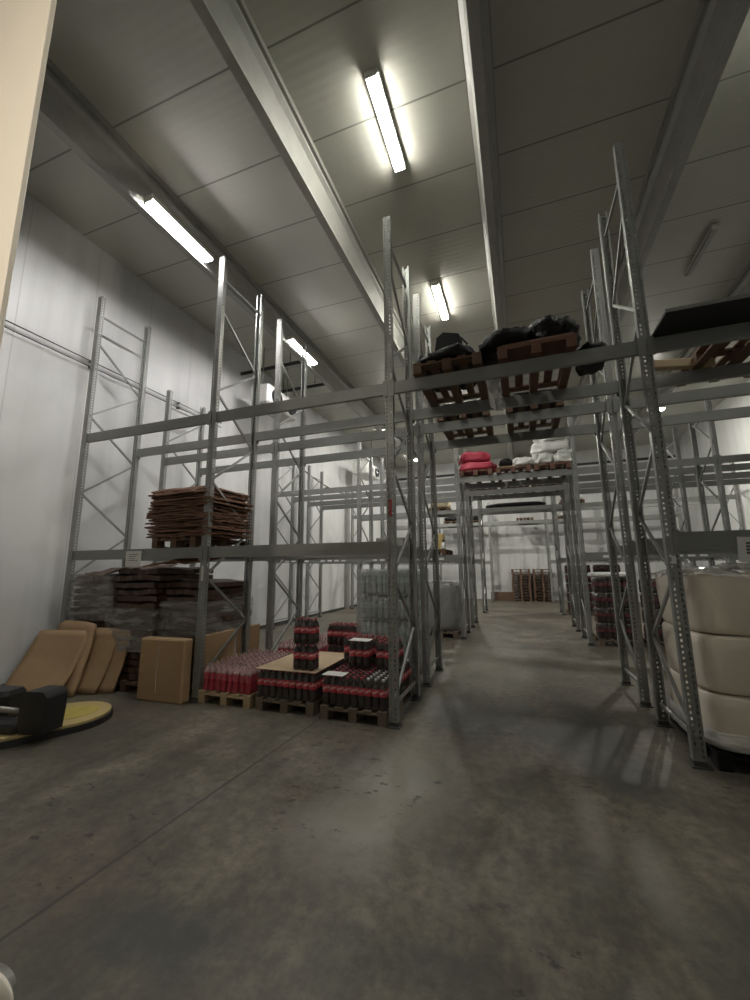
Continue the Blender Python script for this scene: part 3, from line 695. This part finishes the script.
o = build('crate_board', MB().bbox(-.18, .18, -.2, .2, 0, .02, .004), M['woodp'], None, (-.18, 10.3, zz), 0); tag(o, 'pale board under the round black bundle', 'board')
o = build('white_sack', blob(.50, .6, .26, 34, .15), M['whitesack'], None, (.22, 10.45, zz), 0); tag(o, 'small white sack lying beside the round black bundle', 'sack')
for k, (dx, dz, sx) in enumerate(((-.20, 0, .46), (.22, 0, .46), (0, .27, .9), (.03, .54, .80))):
    o = build('white_sack', blob(sx, .75, .34, 35 + k, .2), M['whitesack'], None, (.90 + dx, 10.5, zz + dz), 0); tag(o, ['bottom left white sack of the pile over the aisle', 'bottom right white sack of the pile over the aisle', 'middle white sack of the pile over the aisle', 'top white sack of the pile over the aisle'][k], 'sack', 'pile of white sacks')
o = build('black_roll', blob(2.2, .7, .20, 41, .06, .6), M['blackp'], None, (-.05, 16.45, 3.985), 0); tag(o, 'long flat black bundle on the fifth row bridge over the aisle', 'bundle')
pallet(.35, 21.2, 3.985, 'wood', 'dark pallet on the last row bridge over the aisle')
# cola pallets on the floor, third row right
def cola_block(x, y, nlay, nm, top=True, W=.8):
    pallet(x, y, 0, 'woodd', 'grey pallet under the %s' % nm)
    for l in range(nlay):
        for i in range(3):
            for j in range(2):
                pack('colad', x + (i - 1) * .275 * W / .8, y + .1 + j * .19, PH + l * .3265, 'cola pack, %s, %s layer, %s, %s row' % (nm, ORD[l], ['left', 'middle', 'right'][i], ['front', 'rear'][j]), nm)
    if top:
        o = build('film_bundle', blob(.86, 1.0, .12, int(x * 10) + 50, .1, .5), M['whitesack'], None, (x, y + .45, PH + nlay * .3265), 0); tag(o, 'white film bundle on top of the %s' % nm, 'film')
cola_block(1.92, 10.2, 4, 'tall cola block beside the aisle post')
cola_block(2.85, 10.2, 4, 'third row cola block, second from aisle', False)
cola_block(1.92, 16.1, 5, 'fifth row cola block beside the aisle', False)
cola_block(2.85, 16.1, 5, 'fifth row cola block, second from aisle', False)
# goods on the third row, left of the aisle
tag(build('carton', MB().bbox(-.10, .10, -.1, .1, 0, .40, .008), M['yellowc'], None, (-1.92, 10.35, 2.013 + PH)), 'upright yellow carton on the third row lower shelf', 'carton')
for k, (x, y, z, s) in enumerate(((-2.15, 10.2, 2.012, 0), (-3.25, 10.2, 2.012, 0))):
    pallet(x, y - .1, z, 'wood', ['dark pallet under the yellow carton on the third row lower shelf', 'dark pallet under the grey carton on the third row lower shelf'][k])
for k, x in enumerate((-1.62, -1.52)):
    t = thing('canister', ['white canister with a dark cap left of the yellow carton', 'smaller white canister right of the yellow carton'][k], 'canister', (-2.06 + .26 * k, 10.25 - .1 * k, 2.013 + PH))
    build('body', MB().lathe([(.055, 0), (.06, .02), (.06, .18 - .04 * k), (.03, .22 - .04 * k)], 12), M['white'], t); build('cap', MB().lathe([(.032, .2205 - .04 * k), (.032, .28 - .04 * k)], 10), M['blackm'], t)
tag(build('carton', MB().bbox(-.38, .38, 0, .9, 0, .34, .01), M['greyc'], None, (-3.25, 10.2, 2.013 + PH)), 'wide grey carton on the third row lower shelf', 'carton')
for k, x in enumerate((-1.95, -2.85)):
    pallet(x, 10.2, 0, 'woodd', ['grey pallet under the film wrapped grey load nearest the aisle', 'grey pallet under the darker wrapped load farther from the aisle'][k])
    o = build('wrapped_load', blob(.82, 1.1, 1.25, 60 + k, .03, .3), M['grey'] if k == 0 else M['greyc'], None, (x, 10.8, PH + .002)); tag(o, ['film wrapped grey load on the floor, nearest the aisle in the third row', 'darker wrapped load on the floor, farther from the aisle in the third row'][k], 'load')
# upper shelves, far
def high_load(x, y, sx, sz, mat, label, seed, nm):
    pallet(x, y, 3.985, 'wood', 'dark pallet under the %s' % nm)
    o = build('wrapped_load', blob(sx, .9, sz, seed, .12, .5), mat, None, (x, y + .5, zz)); tag(o, label, 'load')
high_load(-3.0, 16.1, .8, .35, M['creamc'], 'cream sack load on the upper fifth row shelf left of the aisle', 71, 'cream sack load left of the aisle')
high_load(1.95, 16.1, .75, .38, M['foil'], 'silver film bundle on the upper fifth row shelf right of the aisle', 72, 'silver film bundle right of the aisle')
high_load(2.3, 21.2, .8, .2, M['foil'], 'silver film bundle on the last row upper shelf right of the aisle', 73, 'flat silver bundle of the last row')
high_load(-2.2, 21.2, .8, .3, M['blackp'], 'dark bundle on the last row upper shelf, nearer the aisle', 74, 'dark bundle of the last row nearer the aisle')
high_load(-3.3, 21.2, .8, .25, M['blackp'], 'dark bundle on the last row upper shelf, farther left', 75, 'dark bundle of the last row farther left')
# pallet stacks at the back wall
for k in range(11):
    for s in (0, 1):
        wd = ('lowest' if k == 0 else 'topmost' if k == 10 else ORD[k] + ' from the bottom')
        pallet(-.02 + s * 1.02 + rnd.uniform(-.02, .02), 21.95 + rnd.uniform(-.03, .03), k * .1445, 'stack', 'brown pallet in the %s stack by the back wall, %s' % (['left', 'right'][s], wd), 'empty pallets at the back wall')
for k in range(3):
    o = build('timber', MB().bbox(-.55, .55, -.15, .15, 0, .14, .01), M['wood'], None, (-1.0, 22.3, k * .141), .02 * k); tag(o, 'dark timber lying left of the back pallet stacks, %s of three' % ['bottom', 'middle', 'top'][k], 'timber')

# ------------------------------------------------------------------ pipes and cooling units
for k, z in enumerate((5.44, 5.33)):
    t = thing('wall_pipe', ['upper', 'lower'][k] + ' thin dark pipe running along the left wall', 'pipe', (XL + .06, 2.0, z))
    build('pipe', MB().tube([(0, 0, 0), (0, 3, 0), (0, 6, 0)], .0095, 8), M['dark'], t)
    for y in (.6, 2.6, 4.6): build('clip', MB().box(-.06, .016, y, y + .03, -.018, .018), M['foot'], t)
t = thing('hanging_cable', 'dark cable sagging along the left wall behind the racks', 'cable', (-6.95, 11.3, 0))
build('cable', MB().tube([(0, k * .9, 5.25 - .25 * math.sin(PI * k / 6) - .05 * k) for k in range(7)], .022, 8), M['dark'], t)
for k in (0, 3, 6): build('clip', MB().box(-.2, .02, k * .9, k * .9 + .03, 5.22 - .25 * math.sin(PI * k / 6) - .05 * k, 5.27 - .25 * math.sin(PI * k / 6) - .05 * k), M['foot'], t)
def cooler(x, y, z, wx, wy, wz, label, face):
    t = thing('cooling_unit', label, 'cooling unit', (x, y, z))
    build('casing', MB().bbox(-wx / 2, wx / 2, -wy / 2, wy / 2, 0, wz, .05), M['unit'], t)
    for s in (-1, 1):
        f = build('fan_ring', MB().loft([[(wx / 2 + q, s * wy * .25 + r * math.cos(a * PI / 10), wz / 2 + r * math.sin(a * PI / 10)) for a in range(20)] for q, r in ((.001, wz * .4), (.06, wz * .38), (.06, wz * .30), (.012, wz * .28))], 0, True), M['blackm'], t)
        build('blade', MB().box(wx / 2 + .03, wx / 2 + .04, s * wy * .25 - wz * .26, s * wy * .25 + wz * .26, wz / 2 - .04, wz / 2 + .04), M['fix'], f)
    for s in (-1, 1): build('hanger', MB().tube([(0, s * wy * .4, wz - .01), (0, s * wy * .4, ZC - z)], .015, 8), M['steel'], t)
cooler(-6.3, 9.2, 6.05, .6, 1.5, .55, 'white cooling unit with dark fans hung near the left wall, nearer one', 1)
cooler(-6.3, 16.5, 5.75, .7, 1.6, .55, 'white cooling unit with dark fans hung near the left wall, farther one', 1)
for k, y in enumerate((8.7, 10.1)):
    t = thing('suspension_rail', ['nearer', 'farther'][k] + ' dark rail hung across the ceiling above the cooling unit', 'rail', (-7.12, y, 7.16))
    build('rail', MB().bbox(0, 1.95, -.03, .03, -.04, .04, .008), M['dark'], t)
    for x in (.5, 1.6): build('rod', MB().tube([(x, 0, .041), (x, 0, ZC - 7.16)], .01, 6), M['dark'], t)
